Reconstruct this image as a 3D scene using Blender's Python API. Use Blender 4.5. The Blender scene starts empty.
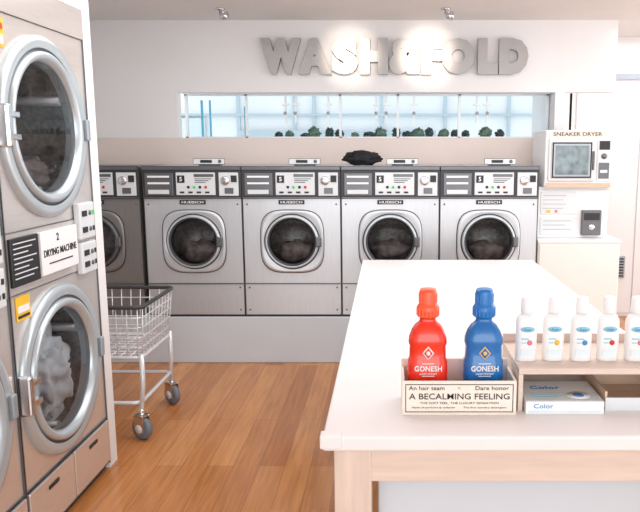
import bpy, bmesh, math, random
from mathutils import Vector, Matrix, noise
random.seed(4)
scene=bpy.context.scene
scene.view_settings.view_transform='Standard'
coll=scene.collection

# ---------------------------------------------------------------- materials
def C(r,g,b):
    f=lambda v:(v/255/12.92) if v/255<=0.04045 else ((v/255+0.055)/1.055)**2.4
    return (f(r),f(g),f(b))
def mat(name,col,rough=.5,metal=0.,noise_amt=.04,scale=12.,emit=0.,bump=0.,stretch=None,coat=0.):
    m=bpy.data.materials.new(name); m.use_nodes=True
    nt=m.node_tree; p=nt.nodes['Principled BSDF']
    tc=nt.nodes.new('ShaderNodeTexCoord'); mp=nt.nodes.new('ShaderNodeMapping')
    nz=nt.nodes.new('ShaderNodeTexNoise'); nz.inputs['Scale'].default_value=scale
    nt.links.new(tc.outputs['Object'],mp.inputs['Vector']); nt.links.new(mp.outputs['Vector'],nz.inputs['Vector'])
    if stretch: mp.inputs['Scale'].default_value=stretch
    rp=nt.nodes.new('ShaderNodeValToRGB')
    rp.color_ramp.elements[0].position=.3; rp.color_ramp.elements[1].position=.7
    rp.color_ramp.elements[0].color=tuple(c*(1-noise_amt) for c in col)+(1,)
    rp.color_ramp.elements[1].color=tuple(min(1,c*(1+noise_amt)) for c in col)+(1,)
    nt.links.new(nz.outputs['Fac'],rp.inputs['Fac']); nt.links.new(rp.outputs['Color'],p.inputs['Base Color'])
    p.inputs['Roughness'].default_value=rough; p.inputs['Metallic'].default_value=metal
    p.inputs['Coat Weight'].default_value=coat
    if emit:
        nt.links.new(rp.outputs['Color'],p.inputs['Emission Color']); p.inputs['Emission Strength'].default_value=emit
    if bump:
        bp=nt.nodes.new('ShaderNodeBump'); bp.inputs['Strength'].default_value=bump; bp.inputs['Distance'].default_value=.002
        nt.links.new(nz.outputs['Fac'],bp.inputs['Height']); nt.links.new(bp.outputs['Normal'],p.inputs['Normal'])
    return m
def glass(name,tint=(1,1,1),refl=.12,rough=.02):
    m=bpy.data.materials.new(name); m.use_nodes=True; nt=m.node_tree
    nt.nodes.remove(nt.nodes['Principled BSDF'])
    o=nt.nodes['Material Output']; t=nt.nodes.new('ShaderNodeBsdfTransparent'); g=nt.nodes.new('ShaderNodeBsdfGlossy')
    t.inputs[0].default_value=(*tint,1); g.inputs['Roughness'].default_value=rough
    lw=nt.nodes.new('ShaderNodeLayerWeight'); lw.inputs['Blend'].default_value=refl
    mx=nt.nodes.new('ShaderNodeMixShader')
    nt.links.new(lw.outputs['Fresnel'],mx.inputs[0]); nt.links.new(t.outputs[0],mx.inputs[1]); nt.links.new(g.outputs[0],mx.inputs[2])
    nt.links.new(mx.outputs[0],o.inputs['Surface']); return m

M_wall=mat('wall_paint',C(234,232,232),.85,0,.012,3)
M_beige=mat('wall_beige_paint',C(224,211,204),.8,0,.02,3)
M_ceil=mat('ceiling_paint',C(228,224,221),.9,0,.02,3)
M_plinth=mat('plinth_paint',C(204,211,218),.5,0,.02,4)
M_steel=mat('washer_steel',C(200,203,207),.33,.5,.04,6,stretch=(30,1,1))
M_steel_shade=mat('washer_steel_shaded',C(136,134,132),.4,.6,.05,6,stretch=(30,1,1))  # same washer steel, darkened to paint in the shade behind the partition
M_steel2=mat('dryer_steel',C(224,218,214),.22,.6,.04,6,stretch=(1,1,30))
M_steel_dark=mat('dark_steel',C(108,109,113),.35,.6,.05,8)
M_chrome=mat('chrome',C(222,222,225),.15,1.,.02,8)
M_wire=mat('pale_zinc_wire',C(226,228,231),.3,.3,.03,8)
M_plastic_grey=mat('grey_plastic',C(160,168,175),.35,.3,.03,8)
M_ring=mat('ring_grey',C(192,201,206),.25,.4,.03,8)
M_black=mat('black_plastic',C(30,30,33),.4,0,.1,10)
M_panelblack=mat('anthracite_panel',C(58,58,62),.45,.1,.05,10)
M_dark=mat('dark_interior',C(48,46,48),.5,.2,.1,10)
M_drum=mat('drum_steel',C(146,140,136),.35,.5,.3,45)
M_white=mat('white_plastic',C(238,238,239),.4,0,.01,8)
M_panel=mat('panel_grey_white',C(216,220,223),.4,0,.02,8)
M_green=mat('green_light',C(60,190,90),.4,0,.02,8,emit=.3)
M_red=mat('red_button',C(210,50,40),.4)
M_yellow=mat('yellow_sticker',C(240,190,50),.5)
M_glass=glass('door_glass',(.84,.85,.86),.2)
M_winglass=glass('window_glass',(.95,.98,1),.08)
M_tabletop=mat('tabletop_laminate',C(232,227,227),.35,0,.012,3)
M_tablewood=mat('bleached_wood',C(216,197,184),.5,0,.08,5,stretch=(1,12,12),bump=.15)
M_legwood=mat('bleached_wood_leg',C(216,197,184),.5,0,.08,5,stretch=(12,12,1),bump=.15)
M_tanwood=mat('tan_wood',C(212,184,160),.5,0,.08,5,stretch=(2,14,14),bump=.1)
M_bottle_red=mat('red_bottle',C(236,46,16),.25,0,.03,8,coat=.5)
M_cap_red=mat('orange_red_cap',C(248,88,44),.3,0,.03,8,coat=.3)
M_bottle_blue=mat('blue_bottle',C(0,104,176),.25,0,.03,8,coat=.5)
M_cap_blue=mat('blue_cap',C(6,110,188),.3,0,.03,8,coat=.3)
M_gold=mat('gold_ink',C(225,190,130),.4)
M_ink=mat('dark_ink',C(40,32,30),.6)
M_inkblue=mat('blue_ink',C(70,140,200),.5)
M_aqua=mat('aqua_print',C(140,205,225),.5,0,.05,20)
M_paleblue=mat('pale_blue_print',C(216,230,235),.5,0,.05,20)
M_teal=mat('teal_paint',C(110,185,215),.5,0,.05,5)
M_sign=mat('sign_silver',C(160,156,154),.35,.25,.03,8)
M_cream=mat('cream_card',C(234,222,210),.6,0,.03,8)
M_bag=mat('dark_cloth',C(28,27,30),.9,0,.3,30,bump=.5)
M_cloth=mat('grey_white_laundry',C(206,211,216),.9,0,.25,9,bump=.5)
M_cloth2=mat('dark_laundry',C(100,90,88),.9,0,.6,14,bump=.5)
M_leaf=mat('leaf',C(104,124,106),.8,0,.5,20,bump=.8)
M_leafd=mat('leaf_dark',C(64,74,74),.8,0,.5,20,bump=.8)
M_rubber=mat('grey_rubber',C(116,124,134),.6)
M_screen=mat('dark_window',C(120,134,138),.15,.1,.45,14)
M_facade=mat('pale_facade',C(240,243,244),.7,0,.03,2)
M_facadetrim=mat('pale_facade_trim',C(190,205,212),.6,0,.03,2)
M_pink=mat('pink_print',C(235,120,140),.5)
M_cab=mat('cabinet_white',C(236,229,224),.5,0,.02,5)
M_frost=mat('white_frame',C(236,240,242),.4,0,.02,5)

def floor_mat():
    m=bpy.data.materials.new('wood_floor'); m.use_nodes=True; nt=m.node_tree; p=nt.nodes['Principled BSDF']
    N=nt.nodes.new; L=nt.links.new
    tc=N('ShaderNodeTexCoord'); mp=N('ShaderNodeMapping'); mp.inputs['Rotation'].default_value=(0,0,math.pi/2)
    L(tc.outputs['Object'],mp.inputs['Vector'])
    br=N('ShaderNodeTexBrick'); br.offset=.37
    br.inputs['Scale'].default_value=1; br.inputs['Brick Width'].default_value=1.6; br.inputs['Row Height'].default_value=.125
    br.inputs['Mortar Size'].default_value=.001; br.inputs['Mortar Smooth'].default_value=.2; br.inputs['Bias'].default_value=0
    br.inputs['Color1'].default_value=(*C(212,148,90),1); br.inputs['Color2'].default_value=(*C(180,114,62),1); br.inputs['Mortar'].default_value=(*C(122,76,42),1)
    L(mp.outputs['Vector'],br.inputs['Vector'])
    m2=N('ShaderNodeMapping'); m2.inputs['Scale'].default_value=(20,1.3,1); L(tc.outputs['Object'],m2.inputs['Vector'])
    nz=N('ShaderNodeTexNoise'); nz.inputs['Scale'].default_value=2.2; nz.inputs['Detail'].default_value=6; nz.inputs['Distortion'].default_value=.6
    L(m2.outputs['Vector'],nz.inputs['Vector'])
    rp=N('ShaderNodeValToRGB'); rp.color_ramp.elements[0].position=.3; rp.color_ramp.elements[0].color=(.7,.66,.62,1)
    rp.color_ramp.elements[1].position=.7; rp.color_ramp.elements[1].color=(1.06,1.06,1.06,1); L(nz.outputs['Fac'],rp.inputs['Fac'])
    mx=N('ShaderNodeMixRGB'); mx.blend_type='MULTIPLY'; mx.inputs[0].default_value=.85
    L(br.outputs['Color'],mx.inputs[1]); L(rp.outputs['Color'],mx.inputs[2]); L(mx.outputs[0],p.inputs['Base Color'])
    p.inputs['Roughness'].default_value=.2
    bp=N('ShaderNodeBump'); bp.inputs['Strength'].default_value=.12; bp.inputs['Distance'].default_value=.002
    L(nz.outputs['Fac'],bp.inputs['Height']); L(bp.outputs['Normal'],p.inputs['Normal'])
    return m
M_floor=floor_mat()

# ---------------------------------------------------------------- builder
class B:
    def __init__(s): s.bm=bmesh.new(); s.mats=[]
    def mi(s,m):
        if m not in s.mats: s.mats.append(m)
        return s.mats.index(m)
    def box(s,x0,x1,y0,y1,z0,z1,m,bev=0.,seg=2):
        mi=s.mi(m)
        r=bmesh.ops.create_cube(s.bm,size=1)
        for v in r['verts']:
            v.co=Vector(((x0+x1)/2+v.co.x*(x1-x0),(y0+y1)/2+v.co.y*(y1-y0),(z0+z1)/2+v.co.z*(z1-z0)))
        fs=set(f for v in r['verts'] for f in v.link_faces)
        for f in fs: f.material_index=mi
        if bev:
            es=set(e for v in r['verts'] for e in v.link_edges)
            bmesh.ops.bevel(s.bm,geom=list(es),offset=bev,segments=seg,affect='EDGES',profile=.5)
        return s
    def face(s,pts,m):
        f=s.bm.faces.new([s.bm.verts.new(p) for p in pts]); f.material_index=s.mi(m); return s
    def lathe(s,prof,c,m,axis='z',seg=40,sx=1.,sy=1.,n=2.,ang=0.):
        mi=s.mi(m); rings=[]
        for p in prof:
            r,h=p[0],p[1]; nn=p[2] if len(p)>2 else n
            ring=[]
            k=1 if r<1e-6 else seg
            for i in range(k):
                a=2*math.pi*(i+.5)/seg+ang; ca,sa=math.cos(a),math.sin(a)
                q=1 if nn==2 else 1/((abs(ca)**nn+abs(sa)**nn)**(1/nn))
                u,w=r*q*ca*sx,r*q*sa*sy
                if axis=='z': co=(c[0]+u,c[1]+w,c[2]+h)
                elif axis=='y': co=(c[0]+u,c[1]-h,c[2]+w)
                else: co=(c[0]+h,c[1]+u,c[2]+w)
                ring.append(s.bm.verts.new(co))
            rings.append(ring)
        for a,b in zip(rings,rings[1:]):
            for i in range(seg):
                j=(i+1)%seg
                if len(a)==1 and len(b)==1: continue
                if len(a)==1: vs=[a[0],b[i],b[j]]
                elif len(b)==1: vs=[a[i],a[j],b[0]]
                else: vs=[a[i],a[j],b[j],b[i]]
                f=s.bm.faces.new(vs); f.material_index=mi; f.smooth=True
        return s
    def tube(s,pts,r,m,seg=8,closed=False):
        mi=s.mi(m); pts=[Vector(p) for p in pts]; n=len(pts); rings=[]; prev=None
        for i,p in enumerate(pts):
            if closed: t=(pts[(i+1)%n]-pts[i-1])
            else: t=pts[min(i+1,n-1)]-pts[max(i-1,0)]
            t.normalize()
            if prev is None:
                a=Vector((0,0,1)) if abs(t.z)<.9 else Vector((1,0,0))
                u=t.cross(a).normalized()
            else: u=(prev-t*prev.dot(t)).normalized()
            prev=u; w=t.cross(u)
            rings.append([s.bm.verts.new(p+u*(r*math.cos(2*math.pi*k/seg))+w*(r*math.sin(2*math.pi*k/seg))) for k in range(seg)])
        rng=range(n) if closed else range(n-1)
        for i in rng:
            a,b=rings[i],rings[(i+1)%n]
            for k in range(seg):
                f=s.bm.faces.new([a[k],a[(k+1)%seg],b[(k+1)%seg],b[k]]); f.material_index=mi; f.smooth=True
        if not closed:
            for rg in (rings[0],rings[-1]):
                f=s.bm.faces.new(rg); f.material_index=mi
        return s
    def holeplate(s,x0,x1,z0,z1,y,cx,cz,r,m,N=64):
        mi=s.mi(m); angs=[2*math.pi*i/N for i in range(N)]
        for X in (x0,x1):
            for Z in (z0,z1): angs.append(math.atan2(Z-cz,X-cx)%(2*math.pi))
        angs=sorted(set(round(a,6) for a in angs)); A=[];D=[]
        for a in angs:
            ca,sa=math.cos(a),math.sin(a)
            tx=((x1-cx) if ca>0 else (x0-cx))/ca if abs(ca)>1e-6 else 1e9
            tz=((z1-cz) if sa>0 else (z0-cz))/sa if abs(sa)>1e-6 else 1e9
            t=min(tx,tz)
            A.append(s.bm.verts.new((cx+r*ca,y,cz+r*sa))); D.append(s.bm.verts.new((cx+t*ca,y,cz+t*sa)))
        k=len(angs)
        for i in range(k):
            j=(i+1)%k; f=s.bm.faces.new([A[i],D[i],D[j],A[j]]); f.material_index=mi
        return s
    def openbox(s,x0,x1,y0,y1,z0,z1,m):
        P=[(x0,y0,z0),(x1,y0,z0),(x1,y1,z0),(x0,y1,z0),(x0,y0,z1),(x1,y0,z1),(x1,y1,z1),(x0,y1,z1)]
        for q in ((0,1,2,3),(4,5,6,7),(0,3,7,4),(1,2,6,5),(3,2,6,7)): s.face([P[i] for i in q],m)
        return s
    def text(s,body,cx,cy,cz,h,m,w=None,bold=0.,ext=.02,plane='f'):
        mi=s.mi(m)
        cu=bpy.data.curves.new('t','FONT'); cu.body=body; cu.offset=bold; cu.extrude=ext; cu.resolution_u=3
        if bold: cu.space_character=1+bold*2
        ob=bpy.data.objects.new('t',cu); coll.objects.link(ob); bpy.context.view_layer.update()
        me=bpy.data.meshes.new_from_object(ob.evaluated_get(bpy.context.evaluated_depsgraph_get()))
        bpy.data.objects.remove(ob)
        xs=[v.co.x for v in me.vertices]; ys=[v.co.y for v in me.vertices]
        mx,my=(min(xs)+max(xs))/2,(min(ys)+max(ys))/2
        sy=h/(max(ys)-min(ys)); sx=sy if w is None else w/(max(xs)-min(xs))
        for v in me.vertices:
            x,y,z=(v.co.x-mx)*sx,(v.co.y-my)*sy,v.co.z*sy
            if plane=='f': v.co=(cx+x,cy-z,cz+y)
            else: v.co=(cx+x,cy+y,cz+z)
        old=set(s.bm.faces); s.bm.from_mesh(me)
        for f in s.bm.faces:
            if f not in old: f.material_index=mi; f.smooth=False
        bpy.data.meshes.remove(me); return s
    def done(s,name,parent=None,loc=(0,0,0),rotz=0,normals=True,**kw):
        if normals: bmesh.ops.recalc_face_normals(s.bm,faces=s.bm.faces)
        me=bpy.data.meshes.new(name); s.bm.to_mesh(me); s.bm.free()
        for m in s.mats: me.materials.append(m)
        ob=bpy.data.objects.new(name,me); coll.objects.link(ob); ob.location=loc; ob.rotation_euler=(0,0,rotz)
        if parent: ob.parent=parent
        for k,v in kw.items(): ob[k]=v
        return ob
def empty(name,loc,label,category,rotz=0,group=None):
    e=bpy.data.objects.new(name,None); coll.objects.link(e); e.empty_display_size=.1
    e.location=loc; e.rotation_euler=(0,0,rotz); e['label']=label; e['category']=category
    if group: e['group']=group
    return e
def copy_tree(o,parent=None,loc=None,swap=None):
    c=o.copy(); coll.objects.link(c)
    if parent: c.parent=parent
    if loc is not None: c.location=loc
    if swap and c.type=='MESH':
        c.data=c.data.copy()
        for i,m in enumerate(c.data.materials):
            if m in swap: c.data.materials[i]=swap[m]
    for ch in o.children: copy_tree(ch,c,None,swap)
    return c
def struct(name,*boxes):
    b=B()
    for bx in boxes: b.box(*bx)
    return b.done(name,kind='structure')

# ---------------------------------------------------------------- room
WY=5.5; CZ=2.48
struct('floor',(-2.7,3.7,-2.5,6.4,-.05,0,M_floor))
struct('ceiling',(-2.7,3.7,-2.5,6.5,CZ,CZ+.08,M_ceil))
b=B()
b.box(-2.6,1.6,WY,WY+.1,0,1.605,M_beige)
b.box(-2.6,-1.62,WY,WY+.1,1.605,CZ,M_wall)
b.box(-1.62,1.74,WY,WY+.1,1.95,CZ,M_wall)
b.box(1.283,1.36,WY,WY+.1,1.605,1.95,M_wall)
b.box(-1.62,1.283,WY+.1,WY+.3,1.56,1.605,M_wall)
b.box(-1.62,1.283,WY+.1,WY+.3,1.95,1.99,M_wall)
b.done('wall_back',kind='structure')
b=B()
b.box(1.6,3.6,6.3,6.4,0,CZ,M_wall)
b.box(1.36,1.62,6.3,6.4,0,CZ,M_wall)
b.box(1.29,1.36,WY+.1,6.4,0,CZ,M_wall)
b.done('wall_alcove',kind='structure')
struct('wall_right',(3.6,3.7,1.5,6.4,0,CZ,M_wall))
struct('wall_left',(-2.7,-2.6,-2.5,5.6,0,CZ,M_wall))
b=B()
b.box(-2.6,-1.342,3.185,3.275,0,CZ,M_wall)
b.box(-2.6,-1.342,.5,3.185,2.12,CZ,M_wall)
b.done('wall_partition',kind='structure')
b=B()
b.box(1.66,2.22,6.285,6.3,.03,2.1,M_wall,.004); b.box(2.235,2.8,6.285,6.3,.03,2.1,M_wall,.004)
b.box(1.62,2.86,6.275,6.3,2.12,2.17,M_plastic_grey)
b.done('door_1',kind='structure')
b=B()
b.box(1.9,2.15,6.265,6.285,.36,.56,M_plastic_grey,.004)
for i in range(7): b.box(1.915,2.135,6.258,6.265,.375+i*.026,.387+i*.026,M_dark)
b.done('wall_vent',label='small grey louvered vent grille on the closet door',category='vent')
# window strip
b=B()
for u in (-1.62,-1.14,-.39,.07,.56,1.262):
    b.box(u,u+.018,WY+.2,WY+.24,1.605,1.95,M_frost)
b.box(-1.62,1.283,WY+.2,WY+.24,1.605,1.618,M_frost); b.box(-1.62,1.283,WY+.2,WY+.24,1.938,1.95,M_frost)
for u in (-.82,-.74,-.48,-.1,-.02,.2,.7,.78):
    b.box(u,u+.014,WY+.17,WY+.2,1.72,1.93,M_frost); b.box(u-.02,u+.034,WY+.165,WY+.2,1.86,1.877,M_frost)
    b.lathe([(0,0),(.013,0),(.013,.02),(0,.02)],(u+.006,WY+.17,1.8),M_plastic_grey,'y',12)
b.box(-1.62,1.283,WY+.225,WY+.229,1.605,1.95,M_winglass)
b.done('window_1',kind='structure')
# exterior
b=B(); b.box(-4.5,2.6,9.0,9.4,0,3.0,M_facade)
for x in (-4.2,-3.1,-2.75,-1.9,-1.2,-.95,-.1,.7,1.5): b.box(x,x+.04,8.96,9,0,3,M_facadetrim)
b.box(-4.5,2.6,8.95,9,1.93,1.96,M_facadetrim); b.box(-1.9,.6,8.94,8.96,1.55,1.75,M_facadetrim); b.box(-4.5,-2.3,8.94,8.96,1.5,1.9,M_paleblue)
b.done('wall_exterior',kind='structure')
for i,(x,w,h) in enumerate([(-1.56,.018,.3),(-1.49,.014,.3),(-1.2,.018,.25)]):
    B().box(x,x+w,WY+.45,WY+.47,0,1.62+h,M_teal,.003).done('blue_post',label='slim blue painted post outside the strip window',category='post',group='blue posts outside window')
def blob(name,loc,sc,m,seed,amp=.35,freq=2.5,sub=3,**kw):
    bm=bmesh.new(); bmesh.ops.create_icosphere(bm,subdivisions=sub,radius=1)
    for v in bm.verts:
        n=noise.fractal(v.co*freq+Vector((seed*7.3,seed,0)),1.,2.,4); v.co*=1+amp*n
        v.co=Vector((v.co.x*sc[0],v.co.y*sc[1],v.co.z*sc[2]))
    for f in bm.faces: f.smooth=True
    me=bpy.data.meshes.new(name); bm.to_mesh(me); bm.free(); me.materials.append(m)
    o=bpy.data.objects.new(name,me); coll.objects.link(o); o.location=loc
    for k,v in kw.items(): o[k]=v
    return o
b=B(); b.box(-1.6,1.25,WY+.305,WY+.42,0,1.6,M_facadetrim,.01); b.done('planter_ledge',label='long pale planter wall outside the strip window',category='planter')
xs=[-.9,-.81,-.68,-.61,-.48,-.4,-.27,-.15,-.06,.07,.16,.25,.34,.46,.55,.64,.8,.92]
for i,x in enumerate(xs):
    h=.02+random.random()*.026
    blob('low_shrub',(x,WY+.36,1.606+h),(.026+random.random()*.022,.03,h),[M_leafd,M_leaf,M_leafd,M_leaf,M_leafd][i%5],i,.6,4,4,
      label='small dark green shrub behind the strip window',category='plant',group='shrubs behind the strip window')

# ---------------------------------------------------------------- lettering
sg=empty('wall_lettering',(0,WY,2.08),'large brushed silver raised WASH&FOLD letters mounted on the wall','sign')
L=[('W',262,40),('A',299,33),('S',332,26),('H',360,28),('&',389,31),('F',421,21),('O',441,33),('L',477,20),('D',498,29)]
for ch,u,w in L:
    x=(u+w/2-388)*.00761
    bb=B(); bb.text(ch,x,-.035,.13,.265,M_sign,w*.00761,.085,.07); o=bb.done('letter',sg)

# ---------------------------------------------------------------- plinth
B().box(-2.55,1.045,4.86,5.49,0,.34,M_plinth,.006).done('machine_plinth',label='pale grey raised plinth carrying the row of washers',category='plinth')

# ---------------------------------------------------------------- washer
W=.342
w=empty('washing_machine',(0,0,0),'stainless steel front loading coin washer on the plinth','washing machine',group='row of front loading washers')
b=B()
b.openbox(-W,W,.0,.62,0,1.06,M_steel)
b.holeplate(-W,W,.015,.84,0,0,.54,.165,M_steel)
b.box(-W,W,-.006,.0,.235,.243,M_steel_dark)
b.box(-W,W,-.004,.004,0,.015,M_dark)
b.box(-W,-W+.005,-.003,0,.0,.84,M_dark); b.box(W-.005,W,-.003,0,0,.84,M_dark)
for x in (-.31,.31):
    for z in (.05,.21,.8): b.lathe([(0,.004),(.006,.003),(.007,0)],(x,0,z),M_steel_dark,'y',10)
b.done('body',w)
b=B(); b.lathe([(.165,0),(.2,-.04),(.2,-.3),(0,-.3)],(0,0,.54),M_drum,'y',40)
for k in range(3):
    a=k*2.09+.6; b.tube([(.19*math.cos(a),.05,.54+.19*math.sin(a)),(.19*math.cos(a),.29,.54+.19*math.sin(a))],.025,M_steel)
b.done('drum',w)
b=B(); b.box(-W,W,-.012,.0,.838,1.045,M_panelblack,.003); b.box(-W,W,-.02,.0,1.035,1.065,M_steel_dark,.004)
b.box(-.335,.335,-.016,-.012,.842,.85,M_steel_dark)
cp=b.done('control_panel',w)
b=B(); b.box(-.32,-.125,-.022,-.012,.86,1.015,M_steel_dark,.004)
b.box(-.3,-.15,-.026,-.022,.985,.998,M_white); b.box(-.3,-.15,-.026,-.022,.94,.953,M_white); b.box(-.3,-.15,-.028,-.022,.87,.905,M_panel,.003)
b.done('detergent_drawer',cp)
b=B(); b.box(-.105,.165,-.022,-.012,.865,1.02,M_panel,.003); 
b.box(-.095,-.045,-.025,-.022,.95,1.0,M_black); b.box(.02,.155,-.024,-.022,.99,1.01,M_steel_dark)
for i in range(4): b.lathe([(0,.006),(.009,.005),(.01,0)],(-.02+i*.04,-.022,.92),[M_dark,M_green,M_dark,M_red][i],'y',12)
for i in range(4): b.box(-.08+i*.058,-.05+i*.058,-.025,-.022,.878,.89,M_dark)
for i in range(3): b.box(.025,.14-i*.02,-.024,-.022,.975-i*.012,.979-i*.012,M_dark)
b.text('5',-.07,-.026,.975,.03,M_white,None,.02)
b.done('button_panel',cp)
b=B(); b.box(.19,.325,-.022,-.012,.86,1.02,M_panel,.003); b.lathe([(.03,0),(.03,.008),(.02,.012),(0,.012)],(.235,-.022,.965),M_chrome,'y',20)
b.box(.275,.315,-.027,-.022,.955,1.0,M_dark); b.box(.23,.29,-.026,-.022,.875,.915,M_steel_dark)
b.done('coin_slot',cp)
b=B(); b.box(-.09,.09,-.008,-.0,.8,.83,M_dark,.002); b.text('HUEBSCH',0,-.008,.815,.017,M_white,.15,.01)
b.done('badge',w)
b=B()
b.lathe([(.224,0,3.6),(.224,.007,3.6),(.219,.009,3.6)],(0,0,.54),M_panelblack,'y',56)
b.lathe([(.219,.009,3.6),(.215,.015,3.6),(.206,.016,3.4),(.2,.014,2.6),(.196,.012)],(0,0,.54),M_steel,'y',56)
b.lathe([(.196,.012),(.193,.008),(.188,.012)],(0,0,.54),M_dark,'y',48)
b.lathe([(.188,.012),(.186,.03),(.18,.036),(.172,.034)],(0,0,.54),M_ring,'y',48)
b.lathe([(.172,.034),(.168,.037),(.158,.03),(.154,.01),(.152,-.02)],(0,0,.54),M_panelblack,'y',48)
d=b.done('door',w)
B().lathe([(.156,.02),(.12,.034),(.07,.04),(0,.042)],(0,0,.54),M_glass,'y',40).done('glass',d)
B().box(.165,.205,-.05,-.03,.505,.575,M_steel_dark,.008).done('handle',d)
cx0=-1.7+.343
locs=[cx0+.6865*i for i in range(4)]
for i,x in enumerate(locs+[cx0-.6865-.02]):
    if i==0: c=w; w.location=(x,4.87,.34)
    else: c=copy_tree(w,None,(x,4.87,.34),{M_steel:M_steel_shade,M_ring:M_steel_dark} if i==4 else None)  # leftmost copy: shade painted in by darker steel and ring
    if i==4: c['label']='stainless front loading washer with painted-in shade beside the wire cart'
for i,x in enumerate(locs):
    blob('laundry_load',(x,4.99,.34+.45),(.13,.07,.08),M_cloth2,i+3,.4,2,3,label='dark damp clothes inside the washer drum',category='laundry',group='laundry inside washers')
for i,x in enumerate([-1.265,-.6,.08,.76]):
    b=B(); b.box(-.075,.075,-.04,.04,0,.012,M_black,.003); b.box(-.11,.11,-.045,-.03,.008,.05,M_panel,.003)
    b.box(-.06,.02,-.048,-.045,.02,.04,M_dark); b.lathe([(0,.004),(.012,.003),(.012,0)],(.075,-.045,.03),M_steel_dark,'y',12)
    b.box(-.1,.1,-.03,.04,.012,.03,M_white,.003)
    b.done('payment_reader',loc=(x+.02,4.96,1.405),label='small white and black card reader lying on a washer',category='card reader',group='card readers on washers')
bag=empty('cloth_bag',(-.18,5.05,1.404),'crumpled dark cloth bag lying on a washer','bag')
o=blob('bag_body',(0,0,.05),(.13,.09,.05),M_bag,9,.35,2.5,4); o.parent=bag
o=B().tube([(-.1,-.02,.06),(-.06,-.03,.095),(0,-.035,.1),(.05,-.03,.09),(.1,-.02,.06)],.009,M_bag).done('handle',bag)

# ---------------------------------------------------------------- dryers
dr=empty('stacked_dryer',(-1.342,2.8,0),'stainless steel stacked double tumble dryer with round doors','tumble dryer',math.pi/2,'stacked tumble dryers')
HW=.378
b=B()
b.openbox(-HW,HW,.0,.8,.03,2.115,M_steel2)
b.holeplate(-HW,HW,.26,1.0,0,-.02,.63,.265,M_steel2); b.holeplate(-HW,HW,1.225,1.99,0,-.02,1.6,.265,M_steel2)
b.box(-HW,HW,-.004,.01,1.0,1.225,M_steel2); b.box(-HW,HW,-.008,.01,1.99,2.115,M_steel2)
b.box(-HW,HW,0.02,.04,.0,.05,M_black)
for z in (1.0,1.225,1.99,.26): b.box(-HW,HW,-.006,0,z-.002,z+.002,M_steel_dark)
for x in (-HW,HW-.005): b.box(x,x+.005,-.006,0,.03,2.11,M_steel_dark)
b.done('body',dr)
for x0,x1 in ((-HW+.008,-.005),(.005,HW-.008)):
    b=B(); b.box(x0,x1,-.014,.0,.05,.25,M_steel2,.004); b.box(x0+.14,x0+.22,-.018,-.013,.2,.215,M_dark); b.done('kick_panel',dr)
for cz in (.63,1.6):
    dx=-.02
    b=B(); b.lathe([(.265,0),(.265,-.45),(0,-.45)],(dx,0,cz),M_drum,'y',48)
    for k in range(3):
        a=k*2.09+.5; b.tube([(dx+.245*math.cos(a),.03,cz+.245*math.sin(a)),(dx+.245*math.cos(a),.44,cz+.245*math.sin(a))],.02,M_steel)
    b.done('drum',dr)
    b=B()
    b.lathe([(.348,0),(.348,.014),(.34,.022),(.322,.025),(.302,.02)],(dx,0,cz),M_ring,'y',72)
    b.lathe([(.302,.02),(.298,.01),(.29,.01)],(dx,0,cz),M_steel_dark,'y',72)
    b.lathe([(.29,.01),(.288,.028),(.276,.034),(.262,.028),(.25,.01),(.245,-.03)],(dx,0,cz),M_ring,'y',72)
    d=b.done('door',dr)
    B().lathe([(.252,.008),(.2,.014),(.1,.018),(0,.019)],(dx,0,cz),M_glass,'y',48).done('glass',d)
    b=B(); b.box(-.375,-.342,-.05,-.0,cz-.075,cz+.075,M_chrome,.008); b.box(-.35,-.28,-.045,-.022,cz-.05,cz-.028,M_chrome,.004); b.box(-.35,-.28,-.045,-.022,cz+.028,cz+.05,M_chrome,.004)
    b.done('hinge',d)
    b=B(); b.box(.285,.315,-.042,-.02,cz-.045,cz+.045,M_plastic_grey,.006); b.done('handle',d)
b=B(); b.box(-.155,.16,-.02,-.004,1.035,1.205,M_white,.004)
b.text('2',-.02,-.021,1.175,.03,M_ink,None,.02); b.text('DRYING MACHINE',.0,-.021,1.12,.028,M_ink,.28,.01)
b.box(-.1,.1,-.022,-.02,1.075,1.08,M_ink)
b.done('nameplate',dr)
b=B(); b.box(-.365,-.165,-.016,-.004,1.03,1.205,M_black,.003)
for i in range(8): b.box(-.35,-.19-.03*(i%3),-.018,-.016,1.184-i*.018,1.188-i*.018,M_panel)
b.done('instruction_plate',dr)
for za,zb in ((1.135,1.29),(.985,1.12)):
    b=B(); b.box(.168,.318,-.032,-.004,za,zb,M_panel,.006)
    for z in (za+.04,zb-.045):
        b.box(.188,.233,-.036,-.032,z-.012,z+.012,M_dark); b.lathe([(0,.006),(.01,.005),(.011,0)],(.265,-.032,z),M_steel_dark,'y',12)
        b.box(.291,.305,-.035,-.032,z-.01,z+.01,M_green if z>1.2 else M_dark)
    b.done('control_box',dr)
b=B(); b.box(-.34,-.24,-.004,-.001,.9,.99,M_yellow); b.box(-.33,-.25,-.006,-.004,.93,.955,M_white); b.box(-.33,-.25,-.006,-.004,.91,.92,M_dark); b.done('warning_sticker',dr)
b=B(); b.box(-.36,-.27,-.004,-.001,1.87,1.97,M_yellow); b.box(-.35,-.28,-.006,-.004,1.88,1.91,M_white); b.box(-.35,-.28,-.006,-.004,1.93,1.95,M_red)
b.done('warning_sticker',dr)
d2=copy_tree(dr,None,(-1.342,2.8-.762,0)); d3=copy_tree(dr,None,(-1.342,2.8-.762*2,0))
blob('laundry_pile',(-1.47,2.81,.58),(.1,.18,.19),M_cloth,5,.45,2.6,5,label='grey and white clothes tumbled inside the lower dryer',category='laundry')
blob('laundry_pile',(-1.5,2.8,1.43),(.12,.16,.07),M_cloth2,8,.35,2.4,4,label='dark clothes lying inside the upper dryer drum',category='laundry')

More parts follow.
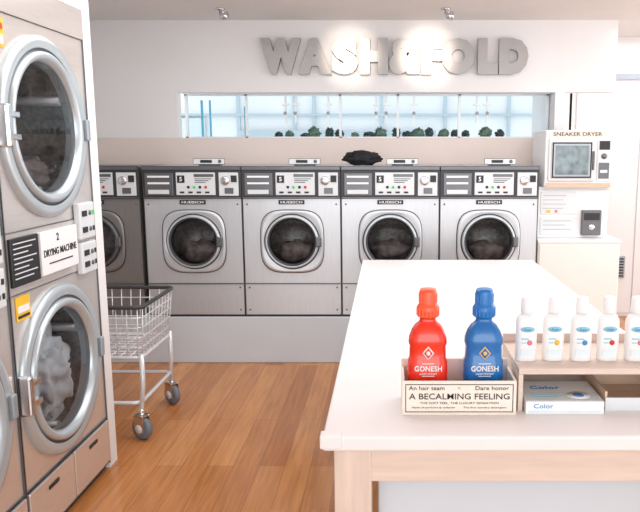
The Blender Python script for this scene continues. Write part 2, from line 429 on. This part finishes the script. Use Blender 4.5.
# ---------------------------------------------------------------- cart
ct=empty('laundry_cart',(-1.57,3.78,0),'pale wire laundry basket cart on swivel casters','laundry cart')
ax,ay,bx,by=.30,.265,.28,.24
z1,z0=.71,.44
def rect(hx,hy,z,r=.04):
    pts=[]
    for sx_,sy_,a0 in ((1,1,0),(-1,1,90),(-1,-1,180),(1,-1,270)):
        for k in range(4):
            a=math.radians(a0+k*30); pts.append((sx_*(hx-r)+r*math.cos(a),sy_*(hy-r)+r*math.sin(a),z))
    return pts
b=B()
for k in range(6):
    t=k/5; b.tube(rect(bx+(ax-bx)*t,by+(ay-by)*t,z0+(z1-z0)*t),.0035,M_wire,5,True)
n=10
for i in range(n+1):
    t=-1+2*i/n
    for sg_ in (-1,1): b.tube([(t*(ax-.02),sg_*ay,z1),(t*(bx-.02),sg_*by,z0)],.003,M_wire,5)
    b.tube([(t*(bx-.02),-by,z0),(t*(bx-.02),by,z0)],.003,M_wire,5)
n=9
for i in range(n+1):
    t=-1+2*i/n
    for sg_ in (-1,1): b.tube([(sg_*ax,t*(ay-.02),z1),(sg_*bx,t*(by-.02),z0)],.003,M_wire,5)
    b.tube([(-bx,t*(by-.02),z0),(bx,t*(by-.02),z0)],.003,M_wire,5)
b.done('wire_basket',ct)
b=B(); b.tube(rect(ax+.004,ay+.004,z1+.005),.011,M_panelblack,10,True); b.done('rim',ct)
b=B()
for sx_ in (-1,1):
    for sy_ in (-1,1):
        b.tube([(sx_*bx,sy_*by,z0+.02),(sx_*bx,sy_*by,.3),(sx_*(bx-.01),sy_*(by+.02),.14)],.013,M_wire)
b.tube(rect(bx,by,z0),.01,M_wire,8,True); b.tube(rect(bx-.01,by+.02,.2),.011,M_wire,8,True)
b.done('frame',ct)
for sx_ in (-1,1):
    for sy_ in (-1,1):
        x,y=sx_*(bx-.01),sy_*(by+.02); rz=math.radians(62 if sy_<0 else 52)
        b=B(); b.box(-.026,-.02,-.035,.035,.05,.135,M_chrome,.002); b.box(.02,.026,-.035,.035,.05,.135,M_chrome,.002)
        b.box(-.026,.026,-.03,.03,.128,.138,M_chrome); b.lathe([(0,0),(.014,0),(.014,.03),(0,.03)],(0,0,.135),M_chrome,'z',12)
        k=b.done('caster',ct,(x,y,0),rz)
        b=B(); b.lathe([(0,-.016),(.035,-.016),(.04,-.014),(.06,-.014),(.063,0),(.06,.014),(.04,.014),(.035,.016),(0,.016)],(0,0,.063),M_rubber,'x',28)
        b.lathe([(0,-.03),(.024,-.028),(.024,.028),(0,.03)],(0,0,.063),M_panel,'x',16); b.done('wheel',k)

# ---------------------------------------------------------------- right cabinet + machines
cab=empty('storage_cabinet',(0,0,0),'cream white floor cabinet next to the washers','cabinet')
B().box(1.052,1.63,4.87,5.48,.0,.87,M_cab,.004).done('body',cab); B().box(1.05,1.635,4.86,5.49,.87,.89,M_white,.003).done('top_panel',cab)
B().box(1.062,1.62,4.856,4.87,.05,.86,M_cab,.004).done('door',cab)
cm=empty('coin_changer',(1.07,5.0,.89),'light grey coin changing unit on the cream cabinet','coin machine')
b=B(); b.box(0,.5,0,.4,0,.345,M_white,.006); b.box(-.005,.505,-.006,.4,.345,.363,M_panel,.002); b.done('body',cm)
b=B(); b.box(.02,.27,-.008,0,.17,.33,M_panel,.002)
for i in range(4): b.box(.035,.2-.02*(i%2),-.01,-.008,.3-i*.03,.304-i*.03,M_plastic_grey)
b.box(.06,.09,-.01,-.008,.18,.2,M_yellow); b.box(.12,.14,-.01,-.008,.18,.2,M_pink); b.done('notice',cm)
b=B(); b.box(.02,.27,-.008,0,.02,.15,M_panel,.002)
for i in range(3): b.box(.04,.24-.04*(i%2),-.01,-.008,.12-i*.03,.124-i*.03,M_plastic_grey)
b.done('notice',cm)
b=B(); b.box(.31,.45,-.035,0,.02,.2,M_steel_dark,.006); b.box(.325,.435,-.039,-.035,.13,.18,M_dark); b.lathe([(0,.01),(.02,.008),(.022,0)],(.38,-.035,.08),M_chrome,'y',16); b.done('coin_box',cm)

sd=empty('sneaker_dryer',(1.10,4.95,1.255),'white countertop shoe dryer with a dark square window','shoe dryer')
b=B(); b.box(0,.475,0,.44,0,.395,M_white,.006,2); b.box(.005,.47,-.008,.0,.345,.39,M_cream,.003)
b.text('SNEAKER DRYER',.22,-.009,.367,.026,M_ink,.34,.008)
b.box(.01,.465,-.006,0,.0,.03,M_tanwood); b.done('body',sd)
b=B(); b.box(.02,.345,-.014,0,.04,.335,M_panel,.01,3); b.box(.04,.325,-.02,-.014,.06,.315,M_black,.004)
b.box(.055,.31,-.024,-.02,.075,.3,M_plastic_grey,.003)
d=b.done('door',sd)
B().box(.068,.297,-.027,-.024,.088,.287,M_screen,.001).done('glass',d)
B().box(.325,.338,-.035,-.014,.12,.25,M_steel_dark,.003).done('handle',d)
b=B(); b.box(.362,.46,-.008,0,.04,.335,M_panel,.003)
b.box(.375,.447,-.012,-.008,.26,.32,M_dark); b.lathe([(.02,0),(.018,.012),(0,.014)],(.41,-.008,.215),M_steel_dark,'y',20)
b.box(.375,.447,-.012,-.008,.06,.17,M_steel_dark); b.box(.385,.435,-.014,-.012,.1,.12,M_panel); b.done('control_panel',sd)

# ---------------------------------------------------------------- table
T=.85
tb=empty('display_table',(-.155,1.564,0),'long white topped table with bleached wood apron and legs','table')
TL,TW=2.67,1.04
B().box(0,TW,0,TL,T-.037,T,M_tabletop,.006,3).done('tabletop',tb)
b=B(); b.box(.03,TW-.03,.03,.055,T-.127,T-.037,M_tablewood,.002); b.box(.03,TW-.03,TL-.055,TL-.03,T-.127,T-.037,M_tablewood,.002)
b.box(.03,.055,.055,TL-.055,T-.127,T-.037,M_tablewood); b.box(TW-.055,TW-.03,.055,TL-.055,T-.127,T-.037,M_tablewood); b.done('apron',tb)
for x in (.025,TW-.115):
    for y in (.025,TL-.115): B().box(x,x+.09,y,y+.09,0,T-.037,M_legwood,.003).done('leg',tb)
b=B(); b.box(.13,TW-.13,.12,TL-.12,.1,T-.16,M_plinth,.004); b.box(.16,TW-.16,.15,TL-.15,0,.1,M_dark); b.done('storage_base',tb)
B().box(-.006,.045,-.006,.03,T-.03,T+.004,M_tabletop,.004).done('corner_guard',tb)

DX,DY=.036,1.70
db=empty('display_box',(DX,DY,T),'cream wooden display box with printed front sign','display box')
b=B(); bw=.29; bd=.135; hh=.09
b.box(0,bw,0,.006,0,hh,M_cream,.001); b.box(0,bw,bd-.006,bd,0,hh+.02,M_cream,.001)
b.box(0,.006,.006,bd-.006,0,hh,M_cream); b.box(bw-.006,bw,.006,bd-.006,0,hh,M_cream); b.box(.006,bw-.006,.006,bd-.006,0,.006,M_tablewood)
b.done('body',db)
b=B()
for (x0,x1,za,zb) in ((.008,bw-.008,.008,.0098),(.008,bw-.008,hh-.0098,hh-.008),(.008,.0098,.008,hh-.008),(bw-.0098,bw-.008,.008,hh-.008)):
    b.box(x0,x1,-.001,0,za,zb,M_ink)
b.text('An hair team',.062,-.001,.072,.0105,M_ink,.09); b.text('by',bw/2,-.001,.072,.006,M_ink); b.text('Dare honor',bw-.062,-.001,.072,.0105,M_ink,.085)
b.text('A BECALMING FEELING',bw/2,-.001,.05,.0155,M_ink,.255,.004)
b.text('THE SOFT FEEL, THE LUXURY SENSATION',bw/2,-.001,.032,.0065,M_ink,.2)
b.text('Made of perfume & softener',.08,-.001,.02,.006,M_ink,.11); b.text('The fine laundry detergent',bw-.08,-.001,.02,.006,M_ink,.11)
b.done('printed_sign',db)
def bottle(x,y,m,mc,label,accent):
    r=empty('detergent_bottle',(x,y,T+.006),label,'bottle')
    b=B(); b.lathe([(0,0),(.042,0),(.049,.005),(.052,.015),(.0525,.09),(.0515,.12),(.048,.128),(.0475,.16),(.0505,.168),(.049,.182),(.042,.2),(.033,.214),(.025,.22),(.021,.226),(.021,.24),(0,.24)],(0,0,0),m,'z',48,1,.7,3.)
    b.done('body',r)
    b=B(); b.lathe([(.023,.234,2),(.028,.236),(.029,.262),(.026,.266),(.0235,.27),(.023,.3),(.02,.308),(0,.31)],(0,0,0),mc,'z',28)
    for k in range(18):
        a=k*2*math.pi/18; b.box(.0285*math.cos(a)-.0014,.0285*math.cos(a)+.0014,.0285*math.sin(a)-.0014,.0285*math.sin(a)+.0014,.239,.26,mc)
        b.box(.0232*math.cos(a)-.0012,.0232*math.cos(a)+.0012,.0232*math.sin(a)-.0012,.0232*math.sin(a)+.0012,.272,.296,mc)
    b.done('cap',r)
    b=B(); yy=-.0375
    b.lathe([(0,.002),(.015,.002),(.015,-.004)],(0,yy+.003,.146),M_white if accent==1 else M_gold,'y',4,1.,1.2,ang=math.pi/4)
    b.lathe([(0,.003),(.011,.003),(.011,0)],(0,yy+.003,.146),m,'y',4,1,1.2,ang=math.pi/4)
    b.lathe([(0,.004),(.005,.004),(.005,0)],(0,yy+.003,.146),M_white if accent==1 else M_gold,'y',12,1,1.2)
    b.text('GONESH',0,yy-.0003,.106,.014,M_white,.07,.012,.12)
    b.text('LAUNDRY DETERGENT',0,yy-.0003,.092,.0045,M_white,.045,.0,.3)
    b.box(-.016,.016,yy-.001,yy+.003,.118,.1195,M_white); b.box(-.016,.016,yy-.001,yy+.003,.085,.0863,M_white)
    b.done('printed_label',r)
bottle(.1035,1.772,M_bottle_red,M_cap_red,'red plastic detergent bottle standing in the display box',1)
bottle(.249,1.772,M_bottle_blue,M_cap_blue,'blue plastic detergent bottle standing in the display box',2)

RX,RY=.335,1.725
rs=empty('display_riser',(RX,RY,T),'light wooden two level display riser on the table','display stand')
b=B(); b.box(0,.6,0,.26,.099,.115,M_tablewood,.002); b.done('shelf_board',rs)
B().box(0,.012,-.0,.26,0,.099,M_tablewood,.001).done('side_board',rs); B().box(.588,.6,0,.26,0,.099,M_tablewood,.001).done('side_board',rs)
b=B(); b.box(.012,.588,.25,.26,0,.099,M_tablewood); b.box(0,.6,.25,.26,.115,.14,M_tablewood,.001); b.done('back_board',rs)
cols=[M_pink,M_yellow,M_inkblue,M_red,M_pink,M_green,M_yellow]
for i in range(7):
    x=.366+i*.0725
    r=empty('stain_remover_bottle',(x,1.80+.003*(i%2),T+.115),'small white stain remover bottle with pale aqua printed label','bottle',group='white bottles on the display riser')
    b=B(); b.lathe([(0,0),(.025,0),(.0275,.003),(.0275,.1),(.0265,.112),(.021,.122),(.015,.126),(.0145,.134),(0,.134)],(0,0,0),M_white,'z',36,1,.66,3); b.done('body',r)
    b=B(); b.lathe([(.016,.13,2),(.017,.132),(.0155,.168),(.013,.172),(0,.173)],(0,0,0),M_white,'z',24); b.done('cap',r)
    b=B(); b.lathe([(0,.0015),(.018,.0015),(.018,-.002)],(0,-.018,.088),M_aqua,'y',28,1,.42); b.text('Stain',0,-.0202,.088,.007,M_inkblue,None,.01,.05)
    b.lathe([(0,.001),(.007,.001),(.007,-.002)],(.006,-.018,.052),cols[i],'y',20)
    b.box(-.015,.004,-.0192,-.0172,.06,.064,M_aqua); b.box(-.015,-.003,-.0192,-.0172,.05,.053,M_aqua); b.box(-.017,.017,-.0192,-.0172,.018,.034,M_paleblue)
    b.done('printed_label',r)
b=B(); b.box(0,.2,0,.16,0,.034,M_white,.0015)
b.box(.006,.194,.006,.07,.034,.0345,M_paleblue); b.text('Color',.07,.105,.0345,.026,M_inkblue,.08,.02,.01,'u')
b.lathe([(0,.0013),(.03,.0013),(.03,0)],(.145,.045,.034),M_white,'z',24,1,.9); b.box(.02,.09,.03,.035,.0345,.035,M_aqua); b.box(.02,.08,.045,.05,.0345,.035,M_aqua)
b.lathe([(0,.0018),(.015,.0018),(.015,0)],(.145,.045,.034),M_inkblue,'z',20)
b.box(.006,.194,-.0006,0,.004,.01,M_paleblue); b.text('Color',.045,-.001,.022,.012,M_inkblue,.05,.01,.01)
b.done('detergent_carton',loc=(.352,1.706,T),label='white and pale blue detergent carton under the riser',category='box')
b=B(); b.box(0,.19,0,.006,0,.035,M_panel,.001); b.box(0,.19,.194,.2,0,.06,M_tanwood); b.box(0,.006,.006,.194,0,.05,M_tanwood); b.box(.184,.19,.006,.194,0,.05,M_tanwood); b.box(.006,.184,.006,.194,0,.006,M_tanwood)
b.done('wooden_tray',loc=(.562,1.73,T),label='small open tan wooden tray with pale front',category='tray')

# ---------------------------------------------------------------- ceiling spots
def spot(x,y,tx,tz,e):
    r=empty('ceiling_spotlight',(x,y,CZ),'small silver ceiling spotlight aimed at the wall lettering','spotlight',group='ceiling spotlights')
    b=B(); b.lathe([(0,0),(.035,0),(.035,-.012),(.01,-.016),(.01,-.04),(0,-.04)],(0,0,0),M_chrome,'z',20); b.done('mount',r)
    b=B(); b.lathe([(0,0),(.02,0),(.03,.02),(.03,.05),(.027,.052),(.0,.045)],(0,-.0,-.05),M_chrome,'x',20)
    o=b.done('lamp_head',r)
    if e:
        l=bpy.data.lights.new('spot','SPOT'); l.energy=e; l.spot_size=math.radians(22); l.spot_blend=1; l.shadow_soft_size=.04; l.color=(1,.86,.72)
        lo=bpy.data.objects.new('spot_lamp',l); coll.objects.link(lo); lo.location=(x,y-.05,CZ-.12)
        lo.rotation_euler=(Vector((tx,WY,tz))-lo.location).to_track_quat('-Z','Y').to_euler()
spot(.4,5.05,.38,2.15,8); spot(-1.16,5.05,-1.16,2.2,0); spot(-.29,4.1,-.29,2.22,80); spot(.3,4.1,.3,2.22,100)

# ---------------------------------------------------------------- lights
def area(loc,rot,sx,sy,e,col=(1,1,1)):
    l=bpy.data.lights.new('area','AREA'); l.shape='RECTANGLE'; l.size=sx; l.size_y=sy; l.energy=e; l.color=col
    o=bpy.data.objects.new('daylight_or_fill',l); coll.objects.link(o); o.location=loc; o.rotation_euler=rot
area((.6,-2.2,1.5),(math.radians(90),0,0),5,2.3,92,(.94,.975,1))
area((.2,3.2,CZ-.03),(0,0,0),4.0,2.2,62,(.98,.99,1))  # soft overhead fill added under the ceiling
area((3.4,3.6,1.4),(0,math.radians(90),0),2.0,3.0,52,(.93,.97,1))
area((2.4,5.7,CZ-.03),(0,0,0),1.2,.8,12,(.98,.99,1))  # fill lamp added to brighten the dark alcove wall
wd=bpy.data.worlds.new('world'); scene.world=wd; wd.use_nodes=True
bg=wd.node_tree.nodes['Background']; bg.inputs[0].default_value=(.94,.975,1,1); bg.inputs[1].default_value=1.42

cam=bpy.data.cameras.new('camera'); co=bpy.data.objects.new('camera',cam); coll.objects.link(co); scene.camera=co
co.location=(0,0,1.52); co.rotation_euler=(math.radians(81),0,0)
cam.sensor_width=36; cam.lens=39.375; cam.shift_x=-.10625; cam.shift_y=.006; cam.clip_start=.05
